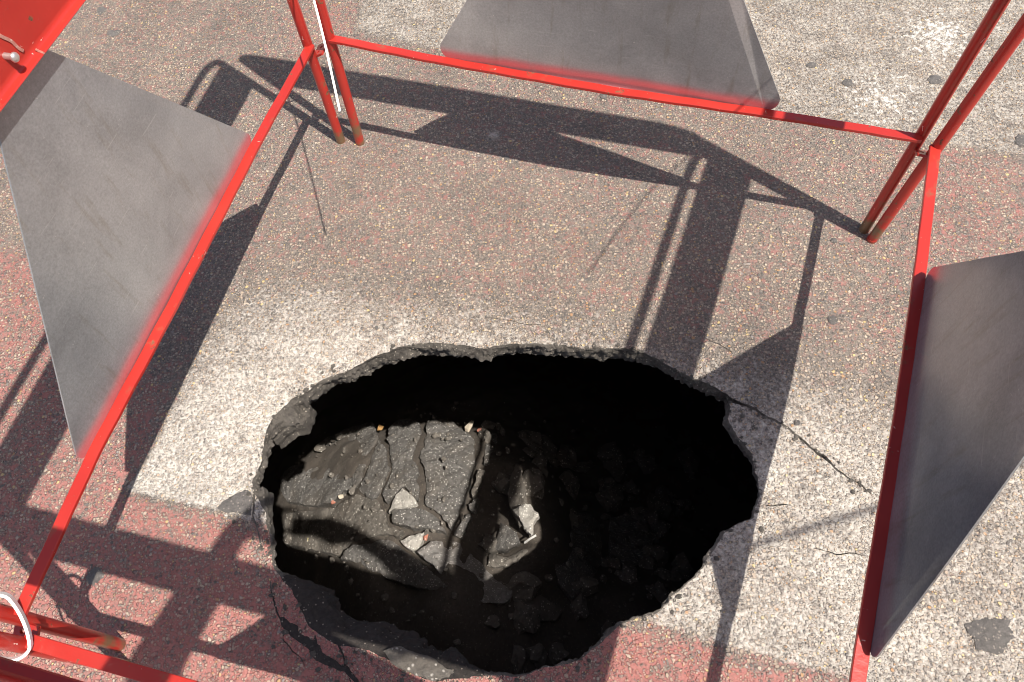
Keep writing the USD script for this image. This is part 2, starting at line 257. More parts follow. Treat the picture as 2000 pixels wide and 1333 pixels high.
def crack(px, widths, seed, amp=.003):                      # a jagged slit of the given widths (in picture pixels at ground distance)
    P = ats(px)[:, :2]; w = np.array(widths) * .00072
    s = np.r_[0, np.cumsum(np.linalg.norm(np.diff(P, axis=0), axis=1))]
    Q = resample(P, .0028); t = np.linspace(0, s[-1], len(Q)); ww = np.interp(t, s, w)
    Q = jag2(Q, amp, 60, seed); Q = jag2(Q, amp * .35, 220, seed + 3)
    ww = ww * (.55 + .9 * fbm(np.c_[t * 70, t * 0, t * 0 + seed], 3, seed))
    T = np.gradient(Q, axis=0); T /= np.linalg.norm(T, axis=1, keepdims=True); N = np.c_[-T[:, 1], T[:, 0]]
    return Polygon(np.vstack([Q + N * ww[:, None] / 2, (Q - N * ww[:, None] / 2)[::-1]])).buffer(0)
CRACKS = [crack([(1412, 768), (1432, 781), (1460, 791), (1497, 811), (1530, 829), (1552, 847), (1590, 881), (1608, 892), (1625, 908), (1655, 932), (1680, 946), (1702, 965)], [14, 11, 9, 7, 7, 6, 5, 11, 5, 4, 5, 2], 1),
          crack([(499, 935), (494, 960), (491, 1002), (499, 1029), (506, 1058), (512, 1080)], [8, 8, 5, 4, 3, 1.5], 2),
          crack([(525, 1135), (529, 1170), (540, 1203), (549, 1227), (576, 1248), (606, 1272), (618, 1287), (642, 1299), (672, 1306), (690, 1329), (702, 1350), (720, 1390)], [2, 4, 4, 5, 4, 6, 8, 9, 11, 12, 12, 8], 3),
          crack([(658, 1256), (666, 1284), (673, 1308)], [6, 5, 8], 4), crack([(609, 1238), (612, 1250), (607, 1272)], [3, 4, 5], 5),
          crack([(549, 1229), (549, 1251), (576, 1278), (592, 1300)], [3, 2, 2, 1.5], 6),
          crack([(1496, 986), (1512, 988), (1528, 983), (1545, 986)], [2, 3, 3, 1.5], 7), crack([(1590, 1072), (1640, 1083), (1668, 1080), (1700, 1088)], [1.5, 2.6, 2.6, 1.5], 8),
          crack([(948, 619), (985, 622), (1030, 633), (1062, 631)], [1.2, 1.8, 1.8, 1.2], 9), crack([(1375, 660), (1405, 672), (1432, 690)], [1.5, 2, 1.2], 10)]
CRACKS = [c if c.geom_type == 'Polygon' else max(c.geoms, key=lambda g_: g_.area) for c in CRACKS]
CUT = shapely.union_all([HOLE] + CRACKS)
if CUT.geom_type != 'MultiPolygon': CUT = shapely.MultiPolygon([CUT])
loops = []
for g_ in CUT.geoms:
    c = resample(np.array(g_.exterior.coords)[:-1], .0024, True)
    loops.append(c if Polygon(c).exterior.is_ccw else c[::-1])
def ground_z(X):
    d = seg_dist(X, rim0)
    z = -.007 * np.exp(-(d / .07) ** 2) + .004 * (fbm(np.c_[X * 3, X[:, :1] * 0], 3, 4) - .5)
    near = ats([(560, 1230), (640, 1290), (720, 1330)])[:, :2]            # the near edge has sagged
    z -= .012 * np.exp(-(seg_dist(X, near, False) / .06) ** 2)
    return z
def ring_pts(step, lo, hi, seed):
    g_ = np.random.default_rng(seed); xs = np.arange(lo[0], hi[0], step); ys = np.arange(lo[1], hi[1], step * .87)
    X, Y = np.meshgrid(xs, ys); X = X + (np.arange(len(ys)) % 2)[:, None] * step / 2
    P = np.stack([X.ravel(), Y.ravel()], 1); return P + g_.uniform(-.2, .2, P.shape) * step
fine = ring_pts(.0105, (-1.25, -.35), (1.75, 2.1), 1)
dist = np.full(len(fine), 1e9)
for c in loops: dist = np.minimum(dist, seg_dist(fine, c[::3]))
ok = ~shapely.contains_xy(CUT, fine[:, 0], fine[:, 1]) & (dist > .005); fine = fine[ok]
med = ring_pts(.12, (-6, -6), (6, 7), 2); med = med[~((med[:, 0] > -1.3) & (med[:, 0] < 1.8) & (med[:, 1] > -.4) & (med[:, 1] < 2.15))]
far = ring_pts(12., (-200, -200), (200, 200), 3); far = far[np.abs(far).max(1) > 8]
allp = np.vstack(loops + [fine, med, far])
tri = Delaunay(allp).simplices
cent = allp[tri].mean(1)
nb = sum(len(c) for c in loops)
bad = shapely.contains_xy(CUT, cent[:, 0], cent[:, 1])
shrunk = shapely.union_all([Polygon(c) for c in loops])
bad |= shapely.contains_xy(shrunk, cent[:, 0], cent[:, 1])
tri = tri[~bad]
a, b, c = (allp[tri[:, k]] for k in range(3))
cr = (b - a)[:, 0] * (c - a)[:, 1] - (b - a)[:, 1] * (c - a)[:, 0]
tri = np.where((cr < 0)[:, None], tri[:, [0, 2, 1]], tri)
GZ = ground_z(allp)
far_m = np.abs(allp).max(1) > 7.9; GZ[far_m] = 0
path = obj('pavement', trimesh.Trimesh(np.c_[allp, GZ], tri, process=False), PAVE, smooth=True)
tag(prim(path), 'worn asphalt pavement of exposed gravel with faded white and red paint', kind='structure')

# where the worn paint lies: white stripes of the crossing, red between them; one pale spot stands in for light
W1 = ats([(240, 962), (300, 868), (372, 706), (420, 600), (455, 530), (600, 505), (800, 540), (1000, 566), (1200, 602), (1400, 645), (1560, 672), (1720, 694), (1900, 722), (2150, 760), (2300, 1500), (2000, 1420), (1700, 1345), (1390, 1262), (1230, 1207), (900, 1113), (480, 1017)])[:, :2]
W2 = ats([(706, -40), (690, 62), (760, 80), (1000, 128), (1500, 222), (1850, 287), (2000, 308), (2300, 356), (2300, -200), (1500, -300), (720, -200)])[:, :2]
R1 = ats([(-300, 470), (-50, 440), (90, 520), (330, 760), (296, 868), (245, 962), (480, 1019), (900, 1115), (1230, 1211), (1390, 1266), (1640, 1345), (1900, 1800), (900, 1800), (-300, 1500)])[:, :2]
X = allp[:, :2]
sd1, sd2, sdr = sdist(X, W1), sdist(X, W2), sdist(X, R1)
top_edge = ats([(300, 700), (455, 530), (600, 505), (800, 540), (1000, 566), (1200, 602), (1400, 645), (1560, 672), (1720, 694), (2150, 760)])[:, :2]
dt = seg_dist(X, top_edge, False)
below = np.array([np.interp(x_, top_edge[:, 0], top_edge[:, 1]) for x_ in X[:, 0]]) > X[:, 1]
soft = sstep(-.13, .23, np.where(below, dt, -dt))                       # the far edge of the stripe is worn to nothing
other = W1[4:].copy(); hard = seg_dist(X, np.vstack([W1[-1:], W1[:4]]), False)
hard = np.minimum(hard, seg_dist(X, W1[-6:], False))
outside_hard = (sd1 <= 0) & below
white = soft * .78 * np.where(outside_hard, 0, sstep(-.004, .012, np.where(sd1 > 0, hard, np.where(below, -hard, 1.))))
white = np.where((sdr > -.02) & (sd1 <= 0), 0, white)
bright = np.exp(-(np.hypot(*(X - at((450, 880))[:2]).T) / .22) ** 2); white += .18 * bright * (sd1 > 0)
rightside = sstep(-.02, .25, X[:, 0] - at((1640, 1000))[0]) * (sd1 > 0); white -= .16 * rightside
white = np.maximum(white, sstep(-.012, .02, sd2) * .60)
mild = .30 * (1 - sstep(-.01, .02, sd2))
redm = np.where(sd1 > 0, mild * (1 - soft) , mild)
inred = sstep(-.02, .03, sdr) * (1 - sstep(-.004, .008, sd1))
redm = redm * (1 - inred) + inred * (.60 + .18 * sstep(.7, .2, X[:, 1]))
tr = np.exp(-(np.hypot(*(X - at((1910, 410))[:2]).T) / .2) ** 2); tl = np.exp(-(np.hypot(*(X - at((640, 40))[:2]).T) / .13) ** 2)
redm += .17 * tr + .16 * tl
redm = np.maximum(redm, .42 * np.exp(-(seg_dist(X, W1[-5:], False) / .014) ** 2))
flake = sstep(0, .03, sd2) * np.maximum(np.exp(-(np.hypot(*(X - at((1830, 70))[:2]).T) / .15) ** 2) * .85, .75 * np.exp(-(np.hypot(*(X - at((1720, 190))[:2]).T) / .17) ** 2))
flake = np.maximum(flake, .62 * np.exp(-(seg_dist(X, ats([(300, 962), (380, 988), (470, 1012)])[:, :2], False) / .014) ** 2))
white = np.maximum(white, .9 * np.exp(-(np.hypot(*(X - at((965, 265))[:2]).T) / .020) ** 2))  # pale spot painted in for the patch of light inside the plate shadow
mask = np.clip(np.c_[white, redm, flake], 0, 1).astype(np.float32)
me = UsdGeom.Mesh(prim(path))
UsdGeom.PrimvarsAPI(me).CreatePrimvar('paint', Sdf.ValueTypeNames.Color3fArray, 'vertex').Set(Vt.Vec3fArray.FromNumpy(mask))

# the broken edge of the crust, then the wall of the cave under it
def outward(P, sm=9):
    T = np.roll(P, -sm, 0) - np.roll(P, sm, 0); T /= np.linalg.norm(T, axis=1, keepdims=True); return np.c_[T[:, 1], -T[:, 0]]
NEAR = ats(VOID['near'], -.06)[:, :2]
def wall(P, levels, seed, rough):
    """P: closed ccw outline at the top; levels: (z, outward offset, roughness)."""
    N = outward(P); rows = []
    for k, (z, off, rg) in enumerate(levels):
        o = off + rg * (fbm(np.c_[P * 26, np.full(len(P), z * 26)], 4, seed) - .5) * 2 + rg * .5 * (fbm(np.c_[P * 120, np.full(len(P), z * 120)], 3, seed + 5) - .5) * 2
        zz = z + (0 if k == 0 else rg * .7 * (fbm(np.c_[P * 40, np.full(len(P), z * 10)], 3, seed + 2) - .5))
        rows.append(np.c_[P + N * o[:, None], np.full(len(P), 0) + zz])
    return rows
def skin(rows):
    n = len(rows[0]); V = np.vstack(rows); F = []
    j = np.arange(n); j2 = (j + 1) % n
    for k in range(len(rows) - 1):
        a, b = k * n, (k + 1) * n
        F.append(np.c_[a + j, b + j, b + j2]); F.append(np.c_[a + j, b + j2, a + j2])
    return trimesh.Trimesh(V, np.vstack(F), process=False)
main = max(loops, key=lambda c: Polygon(c).area)
rows = wall(main, [(0, 0, 0), (-.006, -.002, .005), (-.013, -.003, .011), (-.021, -.004, .015), (-.030, -.002, .017), (-.039, -.003, .018), (-.048, .000, .018), (-.058, .002, .018), (-.068, .006, .016), (-.076, .018, .012)], 11, 1)
tf = np.clip(.42 + .58 * np.clip((main[:, 1] - CEN[1]) / (np.ptp(main[:, 1]) / 2) * 1.3, 0, 1), .42, 1)   # thinner at the sides
for r_ in rows[1:]: r_[:, 2] *= tf; r_[:, :2] = main + (r_[:, :2] - main) * (.45 + .55 * tf)[:, None]
# on the near left the crust has slumped inward and shows its sloping broken face
dn = seg_dist(main, ats([(590, 1190), (640, 1225), (720, 1255), (800, 1300), (860, 1322)])[:, :2], False)
slump = np.exp(-(dn / .055) ** 2)
N_ = outward(main, 25)
ch = np.exp(-(np.hypot(*(main - at((548, 800))[:2]).T) / .032) ** 2)
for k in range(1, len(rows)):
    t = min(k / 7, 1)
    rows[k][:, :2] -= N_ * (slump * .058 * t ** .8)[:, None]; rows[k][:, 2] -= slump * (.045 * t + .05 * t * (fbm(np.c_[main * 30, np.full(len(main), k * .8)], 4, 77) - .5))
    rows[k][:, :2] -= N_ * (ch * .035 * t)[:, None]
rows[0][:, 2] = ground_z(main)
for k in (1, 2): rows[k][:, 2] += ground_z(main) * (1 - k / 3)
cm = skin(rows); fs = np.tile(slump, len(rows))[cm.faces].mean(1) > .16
obj('slumped_edge', cm.submesh([np.where(fs)[0]], append=True, repair=False), SLUMP, path); cm = cm.submesh([np.where(~fs)[0]], append=True, repair=False)  # this stretch gets the darker copy, its shade painted in
p_ = obj('crust_edge', cm, EDGE, path); tag(prim(p_), 'jagged broken asphalt crust around the mouth of the hole')
for c in loops:
    if c is main: continue
    z0 = ground_z(c); ctr = c.mean(0)
    r0, r1 = np.c_[c, z0], np.c_[c, z0 - .03]
    m = skin([r0, r1]); obj('crack', m, EDGE, path)
low = rows[-1]; base2 = low[:, :2]; ext = (base2.max(0) - base2.min(0)) / 2; nN = (base2 - CEN) / ext ** 2; nN /= np.linalg.norm(nN, axis=1, keepdims=True)
cave = [low]
for z, off in ((-.085, .05), (-.12, .11), (-.2, .22), (-.34, .36), (-.55, .52), (-.8, .68), (-1.1, .80), (-1.5, .86), (-2.6, .88)):
    q = np.c_[base2 * 5, np.full(len(base2), z * 5)]
    cave.append(np.c_[base2 + nN * (off + .05 * (fbm(q, 4, 21) - .5))[:, None], np.full(len(base2), z) + .02 * (fbm(q * 3, 3, 5) - .5) * (abs(z) > .1)])
sub = [r[::4] for r in cave]
p_ = obj('hole_wall', skin(sub), SOIL); tag(prim(p_), 'dark undercut earth wall of the sinkhole', kind='structure')

# ------------------------------------------------------------------ floor of the hole
CTRL = H * np.array([(-.096, .649, -.735), (-.139, .527, -.70), (-.184, .407, -.66), (-.166, .30, -.545), (-.073, .609, -.715), (-.13, .475, -.69), (-.026, .631, -.79), (-.059, .542, -.77), (-.111, .405, -.73), (-.118, .324, -.67), (-.377, .352, -.70), (-.013, .602, -.72), (-.005, .555, -.70), (.006, .50, -.666), (.016, .445, -.64), (.021, .407, -.62), (.07, .44, -.76), (.06, .58, -.84), (-.29, .343, -.70), (-.401, .832, -.95), (-.297, .791, -.868), (-.225, .775, -.84), (-.161, .769, -.86), (-.079, .742, -.855), (-.56, .62, -.94), (-.62, .78, -1.02), (-.45, .55, -.80), (-.3, .5, -.70), (-.25, .62, -.73), (-.45, .7, -.86), (.10, .45, -.95), (.3, .5, -1.15), (.5, .5, -1.3), (.22, .28, -.90), (.1, .7, -1.1), (.05, .3, -.80), (.35, .75, -1.3), (.0, 1.0, -1.15), (-.4, 1.0, -1.15), (-.2, .15, -.62), (.0, .1, -.75), (-.5, .25, -.9), (-.8, .6, -1.2), (.4, .0, -1.0), (0., -.2, -1.0), (-.5, 0., -1.0), (.8, .5, -1.4)])
rbf = RBFInterpolator(CTRL[:, :2], CTRL[:, 2], smoothing=.0006, kernel='thin_plate_spline')
def floor_z(X): return rbf(np.asarray(X, float)[:, :2])
gx = np.arange(-1.75, 1.75, .014); gy = np.arange(-1.1, 2.15, .014)
GX, GY = np.meshgrid(gx, gy); XY = np.c_[GX.ravel(), GY.ravel()]
hum = .075 * (fbm(np.c_[XY * 6, XY[:, :1] * 0], 4, 8) - .5) + .035 * (fbm(np.c_[XY * 25, XY[:, :1] * 0], 4, 18) - .5)
FZ = floor_z(XY) - .035 + hum
w_ = len(gx); i, j = np.meshgrid(np.arange(len(gy) - 1), np.arange(w_ - 1), indexing='ij'); i, j = i.ravel(), j.ravel()
ff = np.vstack([np.c_[i * w_ + j, i * w_ + j + 1, (i + 1) * w_ + j + 1], np.c_[i * w_ + j, (i + 1) * w_ + j + 1, (i + 1) * w_ + j]])
p_ = obj('hole_floor', trimesh.Trimesh(np.c_[XY, FZ], ff, process=False), SOIL, smooth=True); tag(prim(p_), 'dark earth and rubble at the bottom of the sinkhole', kind='structure')

def onfloor(q, lift=0.):
    r = ray(q); z = -.7 * H
    for _ in range(30):
        P = EYE + r * ((z - H) / r[2]); z = .5 * z + .5 * (float(floor_z(P[None])[0]) + lift)
    return EYE + r * ((z - H) / r[2])
def crop(pts, k=3.174, o=(520, 780)): return [(o[0] + x / k, o[1] + y / k) for x, y in pts]
def slab_mesh(P3, thick, seed, flat=.55, rough=.011, amp=.005, gap=.004, step=.011, dz=0.):
    """A lump of broken asphalt: outline from 3D points, nearly flat rough top, ragged sides."""
    P3 = np.asarray(P3); A = np.c_[P3[:, :2], np.ones(len(P3))]
    pl, *_ = np.linalg.lstsq(A, P3[:, 2], rcond=None)
    pg = Polygon(P3[:, :2]).buffer(0).buffer(-gap)
    if pg.geom_type != 'Polygon': pg = max(pg.geoms, key=lambda g_: g_.area)
    o = resample(np.array(pg.exterior.coords)[:-1], .005, True); o = jag2(o, amp, 40, seed); o = jag2(o, amp * .35, 150, seed + 1)
    pg = Polygon(o).buffer(0)
    if pg.geom_type != 'Polygon': pg = max(pg.geoms, key=lambda g_: g_.area)
    o = resample(np.array(pg.exterior.coords)[:-1], .005, True)
    if not Polygon(o).exterior.is_ccw: o = o[::-1]
    x0, y0, x1, y1 = pg.bounds; I = ring_pts(step, (x0, y0), (x1, y1), seed)
    I = I[shapely.contains_xy(pg.buffer(-.004), I[:, 0], I[:, 1])]
    X = np.vstack([o, I]); n = len(o)
    d = Delaunay(X).simplices; ce = X[d].mean(1); d = d[shapely.contains_xy(pg, ce[:, 0], ce[:, 1])]
    aa, bb, cc = (X[d[:, k]] for k in range(3)); s_ = (bb - aa)[:, 0] * (cc - aa)[:, 1] - (bb - aa)[:, 1] * (cc - aa)[:, 0]
    d = np.where((s_ < 0)[:, None], d[:, [0, 2, 1]], d)
    inn = seg_dist(X, o); rd = np.exp(-inn / .006)
    idw = 1 / (np.linalg.norm(X[:, None] - P3[None, :, :2], axis=2) ** 2 + 1e-4); zi = (idw * P3[:, 2]).sum(1) / idw.sum(1)
    z = flat * (pl[0] * X[:, 0] + pl[1] * X[:, 1] + pl[2]) + (1 - flat) * zi + dz
    z = z + rough * 2 * (fbm(np.c_[X * 30, X[:, :1] * 0 + seed], 4, seed) - .5) + rough * (fbm(np.c_[X * 110, X[:, :1] * 0], 3, seed + 2) - .5) - rd * .006
    top = np.c_[X, z]; ctr = X.mean(0)
    rows_ = [top[:n]]
    for t in (.3, .65, 1.0):
        s2 = o + (o - ctr) * .0 + .011 * (np.stack([fbm(np.c_[o * 35, np.full(n, t * 3)], 3, seed + 7), fbm(np.c_[o * 35 + 9, np.full(n, t * 3)], 3, seed + 8)], 1) - .5)
        rows_.append(np.c_[s2, z[:n] - thick * t])
    sk = skin(rows_)
    bot = np.c_[X, z - thick]; bot[:n] = rows_[-1]
    m = trimesh.util.concatenate([trimesh.Trimesh(top, d, process=False), sk, trimesh.Trimesh(bot, d[:, ::-1], process=False)])
    return m
G1 = None
SL = [  # name, label, category, material, outline in the crop, lift, thickness
 ('asphalt_slab', 'dark cracked asphalt slab under the ochre stone, left of the wide black crack', 'slab', SLAB, [(742, 190), (830, 122), (960, 138), (968, 205), (935, 300), (908, 350), (948, 425), (950, 520), (956, 630), (925, 645), (850, 545), (790, 605), (745, 655), (700, 600), (735, 520), (770, 420), (745, 300)], 0, .10),
 ('asphalt_slab', 'large sunlit asphalt slab right of the wide black crack', 'slab', SLAB, [(985, 130), (1110, 124), (1200, 165), (1295, 235), (1300, 320), (1298, 420), (1262, 520), (1235, 620), (1190, 750), (1135, 830), (1090, 735), (1015, 685), (975, 650), (972, 560), (972, 425), (932, 355), (958, 290), (985, 200)], 0.004, .10),
 ('asphalt_slab', 'dark brown slab at the far left of the hole floor', 'slab', SLAB, [(485, 180), (560, 160), (680, 148), (700, 240), (640, 330), (600, 450), (560, 545), (480, 565), (400, 655), (250, 672), (130, 645), (78, 560), (90, 460), (160, 390), (235, 378), (250, 300), (330, 245), (420, 208)], -.004, .11),
 ('asphalt_slab', 'narrow cracked slab between the far left slab and the slab with the ochre stone', 'slab', SLAB, [(705, 245), (742, 295), (768, 420), (732, 520), (698, 600), (640, 640), (560, 560), (605, 450), (645, 335)], -.006, .1),
 ('asphalt_lump', 'dark pitted asphalt wedge below the pale triangular fragment', 'lump', SLAB, [(770, 700), (790, 672), (860, 660), (960, 660), (1020, 690), (1088, 738), (1130, 838), (1010, 815), (900, 805), (770, 770)], .016, .05),
 ('pale_fragment', 'pale grey triangular asphalt fragment on the dark slabs', 'fragment', PALE, [(755, 705), (768, 650), (800, 590), (850, 545), (905, 600), (935, 648), (920, 656), (860, 662), (790, 674)], .012, .03),
 ('pale_fragment', 'pale grey fragment beside the orange red chip', 'fragment', PALE, [(828, 872), (990, 810), (962, 858), (940, 930), (912, 942), (842, 900)], .006, .04),
 ('grey_slab', 'big light grey slab leaning against the near side of the hole', 'slab', SLABG, [(918, 955), (945, 925), (1040, 860), (1140, 850), (1215, 880), (1212, 1000), (1260, 940), (1340, 1020), (1420, 1100), (1560, 1200), (1500, 1280), (1330, 1270), (1180, 1160), (1040, 1050)], 0, .09),
 ('asphalt_slab', 'rounded asphalt slab in the lower middle between two shadow bars', 'slab', SLAB, [(440, 990), (520, 890), (650, 868), (760, 850), (900, 945), (1020, 1050), (1150, 1150), (1000, 1190), (850, 1170), (690, 1090), (520, 1010)], .0, .1),
 ('asphalt_slab', 'brown slab at the lower left of the hole floor with a yellow chip', 'slab', SLABB, [(95, 880), (120, 700), (250, 680), (400, 660), (560, 570), (690, 605), (760, 720), (765, 780), (890, 815), (820, 870), (740, 840), (640, 858), (515, 885), (430, 970), (300, 950), (120, 915)], -.006, .1),
 ('asphalt_sliver', 'upright asphalt sliver along the narrow shadow line', 'sliver', SLABB, [(1305, 240), (1335, 215), (1345, 300), (1320, 410), (1370, 420), (1345, 520), (1300, 590), (1240, 620), (1270, 520), (1302, 420)], .004, .1),
 ('asphalt_sliver', 'thin pointed sliver at the far end of the shadowed gap', 'sliver', SLAB, [(1345, 215), (1440, 200), (1445, 260), (1380, 400), (1335, 410), (1350, 300)], -.01, .1),
 ('asphalt_lump', 'small broken lump beside the narrow shadow line', 'lump', SLAB, [(1235, 640), (1300, 592), (1335, 605), (1295, 700), (1240, 692)], .010, .06),
 ('asphalt_sliver', 'long strip of asphalt below the broken lump', 'sliver', SLAB, [(1230, 700), (1290, 705), (1240, 830), (1200, 880), (1140, 845), (1190, 760)], 0, .1),
 ('asphalt_spire', 'pointed upright asphalt spire in the middle of the hole', 'lump', SLABB, [(1548, 365), (1600, 465), (1615, 590), (1680, 690), (1600, 780), (1560, 800), (1490, 640), (1500, 480)], .03, .16),
 ('pale_fragment', 'pale broken face on the pointed spire', 'fragment', PALE, [(1535, 680), (1580, 650), (1640, 650), (1688, 720), (1656, 765), (1650, 850), (1600, 790)], .045, .03),
 ('asphalt_lump', 'dark lump below the pointed spire', 'lump', SLAB, [(1440, 740), (1490, 760), (1570, 820), (1600, 890), (1480, 960), (1375, 930), (1400, 880), (1440, 820)], .012, .12),
 ('asphalt_lump', 'brown lump at the sunlit edge of the void', 'lump', SLABB, [(1370, 945), (1475, 970), (1610, 905), (1650, 945), (1570, 1030), (1420, 1062), (1350, 1035)], .0, .12),
 ('asphalt_slab', 'dark slab standing in shadow right of the pointed spire', 'slab', SLAB, [(1780, 1000), (1850, 980), (1900, 700), (1980, 690), (2080, 760), (2090, 1000), (2000, 1180), (1900, 1260), (1800, 1150)], .0, .14),
 ('asphalt_lump', 'shadowed lump on the right of the hole floor', 'lump', SLAB, [(2120, 720), (2300, 700), (2420, 800), (2400, 980), (2250, 1050), (2120, 950)], .0, .14),
 ('asphalt_lump', 'shadowed rounded lump near the near edge of the hole', 'lump', SLABB, [(1580, 1240), (1700, 1200), (1850, 1300), (1800, 1390), (1650, 1380)], .0, .12),
]
for k, (nm, lab, cat, mt, out, lift, th) in enumerate(SL):
    P3 = np.array([onfloor(q, lift) for q in crop(out)])
    pp = obj(nm, slab_mesh(P3, th, 40 + k * 3, gap=.0066 if mt is not PALE else .001, amp=.009), mt)
    tag(prim(pp), lab, cat)
def stone(c, r, seed, sq=(1, 1, 1), sub=2):                  # an angular chip: hull of a few points on a ball
    g_ = np.random.default_rng(seed); p = g_.normal(size=(16, 3)); p /= np.linalg.norm(p, axis=1, keepdims=True); p *= g_.uniform(.8, 1.15, (16, 1))
    m = trimesh.convex.convex_hull(p * np.array(sq) * r)
    m.apply_transform(trimesh.transformations.rotation_matrix(g_.uniform(0, 6), (0, 0, 1))); m.apply_translation(c); return m
for nm, lab, cat, mt, q, r, sq in (
    ('ochre_stone', 'ochre orange stone at the far end of the narrow crack', 'stone', OCHRE, (706, 176), .013, (1, 1.1, .8)),
    ('cream_stone', 'elongated cream stone at the far edge of the lit floor', 'stone', CREAM, (1258, 176), .017, (1.6, .9, .8)),
    ('pink_stone', 'small pinkish stone at the end of the elongated cream stone', 'stone', BRICKR, (1322, 188), .009, (1.2, 1, .8)),
    ('red_chip', 'red painted chip at the edge of the phone shadow', 'chip', BRICKR, (415, 640), .008, (1.1, 1.2, .5)),
    ('white_chip', 'whitish chip touching the red painted chip', 'chip', CREAM, (462, 605), .010, (1, 1.2, .5)),
    ('brown_stone', 'brownish stone right of the whitish chip', 'stone', SLABB, (530, 565), .014, (1, 1.1, .6)),
    ('orange_chip', 'orange red chip on the pale grey fragment', 'chip', BRICKR, (995, 856), .010, (1.1, 1.3, .4)),
    ('yellow_chip', 'yellow chip on the lower left brown slab', 'chip', STRAW, (272, 870), .010, (1.2, 1, .4)),
    ('round_stone', 'rounded brown lump on the rim of the far left slab', 'stone', SLABB, (335, 300), .024, (1.2, 1, .7)),
    ('pale_stone', 'pale stone in the lit patch left of the phone shadow', 'stone', SLABB, (155, 730), .02, (.8, 1.5, .5)),
    ('tan_stone', 'tan stone at the far edge left of the ochre stone', 'stone', SLABB, (450, 230), .016, (1.2, 1, .8))):
    P = onfloor(crop([q])[0], .006); pp = obj(nm, stone(P, r, len(used), sq, 2), mt); tag(prim(pp), lab, cat)
P0, P1 = onfloor(crop([(1600, 892)])[0], .03), onfloor(crop([(1672, 845)])[0], .05)
pp = obj('plastic_scrap', sweep(smooth_line([P0, (P0 + P1) / 2 + [0, 0, .006], P1], 2), 0, flat=(.006, .0015, (0, 0, 1))), TIE); tag(prim(pp), 'thin white plastic scrap lying across the lump by the void', 'scrap')
# small rubble nobody could count
grit = []
for k in range(700):
    x, y = rng.uniform(-.95, .75), rng.uniform(.0, 1.25); z = float(floor_z([[x, y]])[0])
    r = .002 + .007 * rng.random() ** 3
    m = trimesh.creation.icosphere(subdivisions=1, radius=1); m.vertices = m.vertices * (1 + rng.uniform(-.3, .3, (len(m.vertices), 1))) * r * rng.uniform(.6, 1.3, 3)
    m.apply_translation((x, y, z - .004 + rng.uniform(0, .012))); grit.append(m)
for k in range(170):
    x, y = rng.uniform(-.15, .75), rng.uniform(-.1, 1.1); z = float(floor_z([[x, y]])[0]); r = .012 + .05 * rng.random() ** 2.2
    m = trimesh.creation.icosphere(subdivisions=1, radius=1); m.vertices = m.vertices * (1 + rng.uniform(-.35, .3, (len(m.vertices), 1))) * r * rng.uniform(.6, 1.3, 3); m.apply_translation((x, y, z - .02)); grit.append(m)
p_ = obj('rubble', trimesh.util.concatenate(grit), SLABB); tag(prim(p_), 'small rubble and grit scattered over the floor of the hole', 'rubble', kind='stuff')

crumbs = []
for k in range(420):
    i_ = rng.integers(len(main)); out_ = outward(main[i_ - 3:i_ + 4] if 3 < i_ < len(main) - 4 else main[:7], 1)[3]
    d_ = rng.exponential(.012) - .004; P = main[i_] + out_ * max(d_, 0.001); r = .0010 + .0036 * rng.random() ** 3
    m = trimesh.creation.icosphere(subdivisions=1, radius=1); m.vertices = m.vertices * (1 + rng.uniform(-.3, .3, (len(m.vertices), 1))) * r * rng.uniform(.6, 1.3, 3); m.apply_translation((*P, float(ground_z(P[None])[0]) + r * .25)); crumbs.append(m)
p_ = obj('crumbs', trimesh.util.concatenate(crumbs), EDGE); tag(prim(p_), 'loose asphalt crumbs lying along the broken rim of the hole', 'crumbs', kind='stuff')

# slumped pieces of crust on the near left lip
def crop8(p): return [(450 + x / 3.333, 933 + y / 3.333) for x, y in p]
for k, (nm, lab, mt, out, z, th) in enumerate((
    ('crust_piece', 'sunlit brown slumped piece of crust on the near lip of the hole', SLABB, [(985, 1120), (1090, 1085), (1200, 1125), (1310, 1170), (1390, 1235), (1440, 1235), (1450, 1290), (1330, 1325), (1190, 1290), (1060, 1225)], -.002, .09),
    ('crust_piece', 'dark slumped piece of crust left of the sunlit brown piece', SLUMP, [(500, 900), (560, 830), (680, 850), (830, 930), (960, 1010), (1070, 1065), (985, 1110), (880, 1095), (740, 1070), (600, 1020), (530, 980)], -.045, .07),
    ('crust_piece', 'small dark chunk of crust hanging on the left lip of the hole', EDGE, [(165, 70), (205, 40), (220, 110), (216, 210), (240, 300), (225, 380), (185, 330), (160, 200)], -.006, .05),
    ('crust_piece', 'small grey stone cluster at the tip of the near lip', SLABG, [(1455, 1250), (1490, 1230), (1545, 1255), (1530, 1290), (1470, 1290)], -.04, .03))):
    P3 = ats(crop8(out), z); 
    if k == 1: P3 = np.array([at(q, -.028 - .05 * sstep(950, 850, np.array(p[1])) ) for p, q in zip(out, crop8(out))])
    pp = obj(nm, slab_mesh(P3, th, 140 + k * 3, gap=.001, amp=.005, rough=.009, step=.008), mt); tag(prim(pp), lab, 'crust piece')
pp = obj('crust_piece', slab_mesh(ats([(537, 812), (556, 795), (592, 778), (606, 782), (604, 806), (596, 826), (580, 832), (556, 846), (534, 858), (528, 836)], -.05), .05, 171, gap=.0, amp=.008, rough=.019, step=.005), EDGE)
tag(prim(pp), 'dark glittering chunk of crust hanging at the upper left rim', 'crust piece')

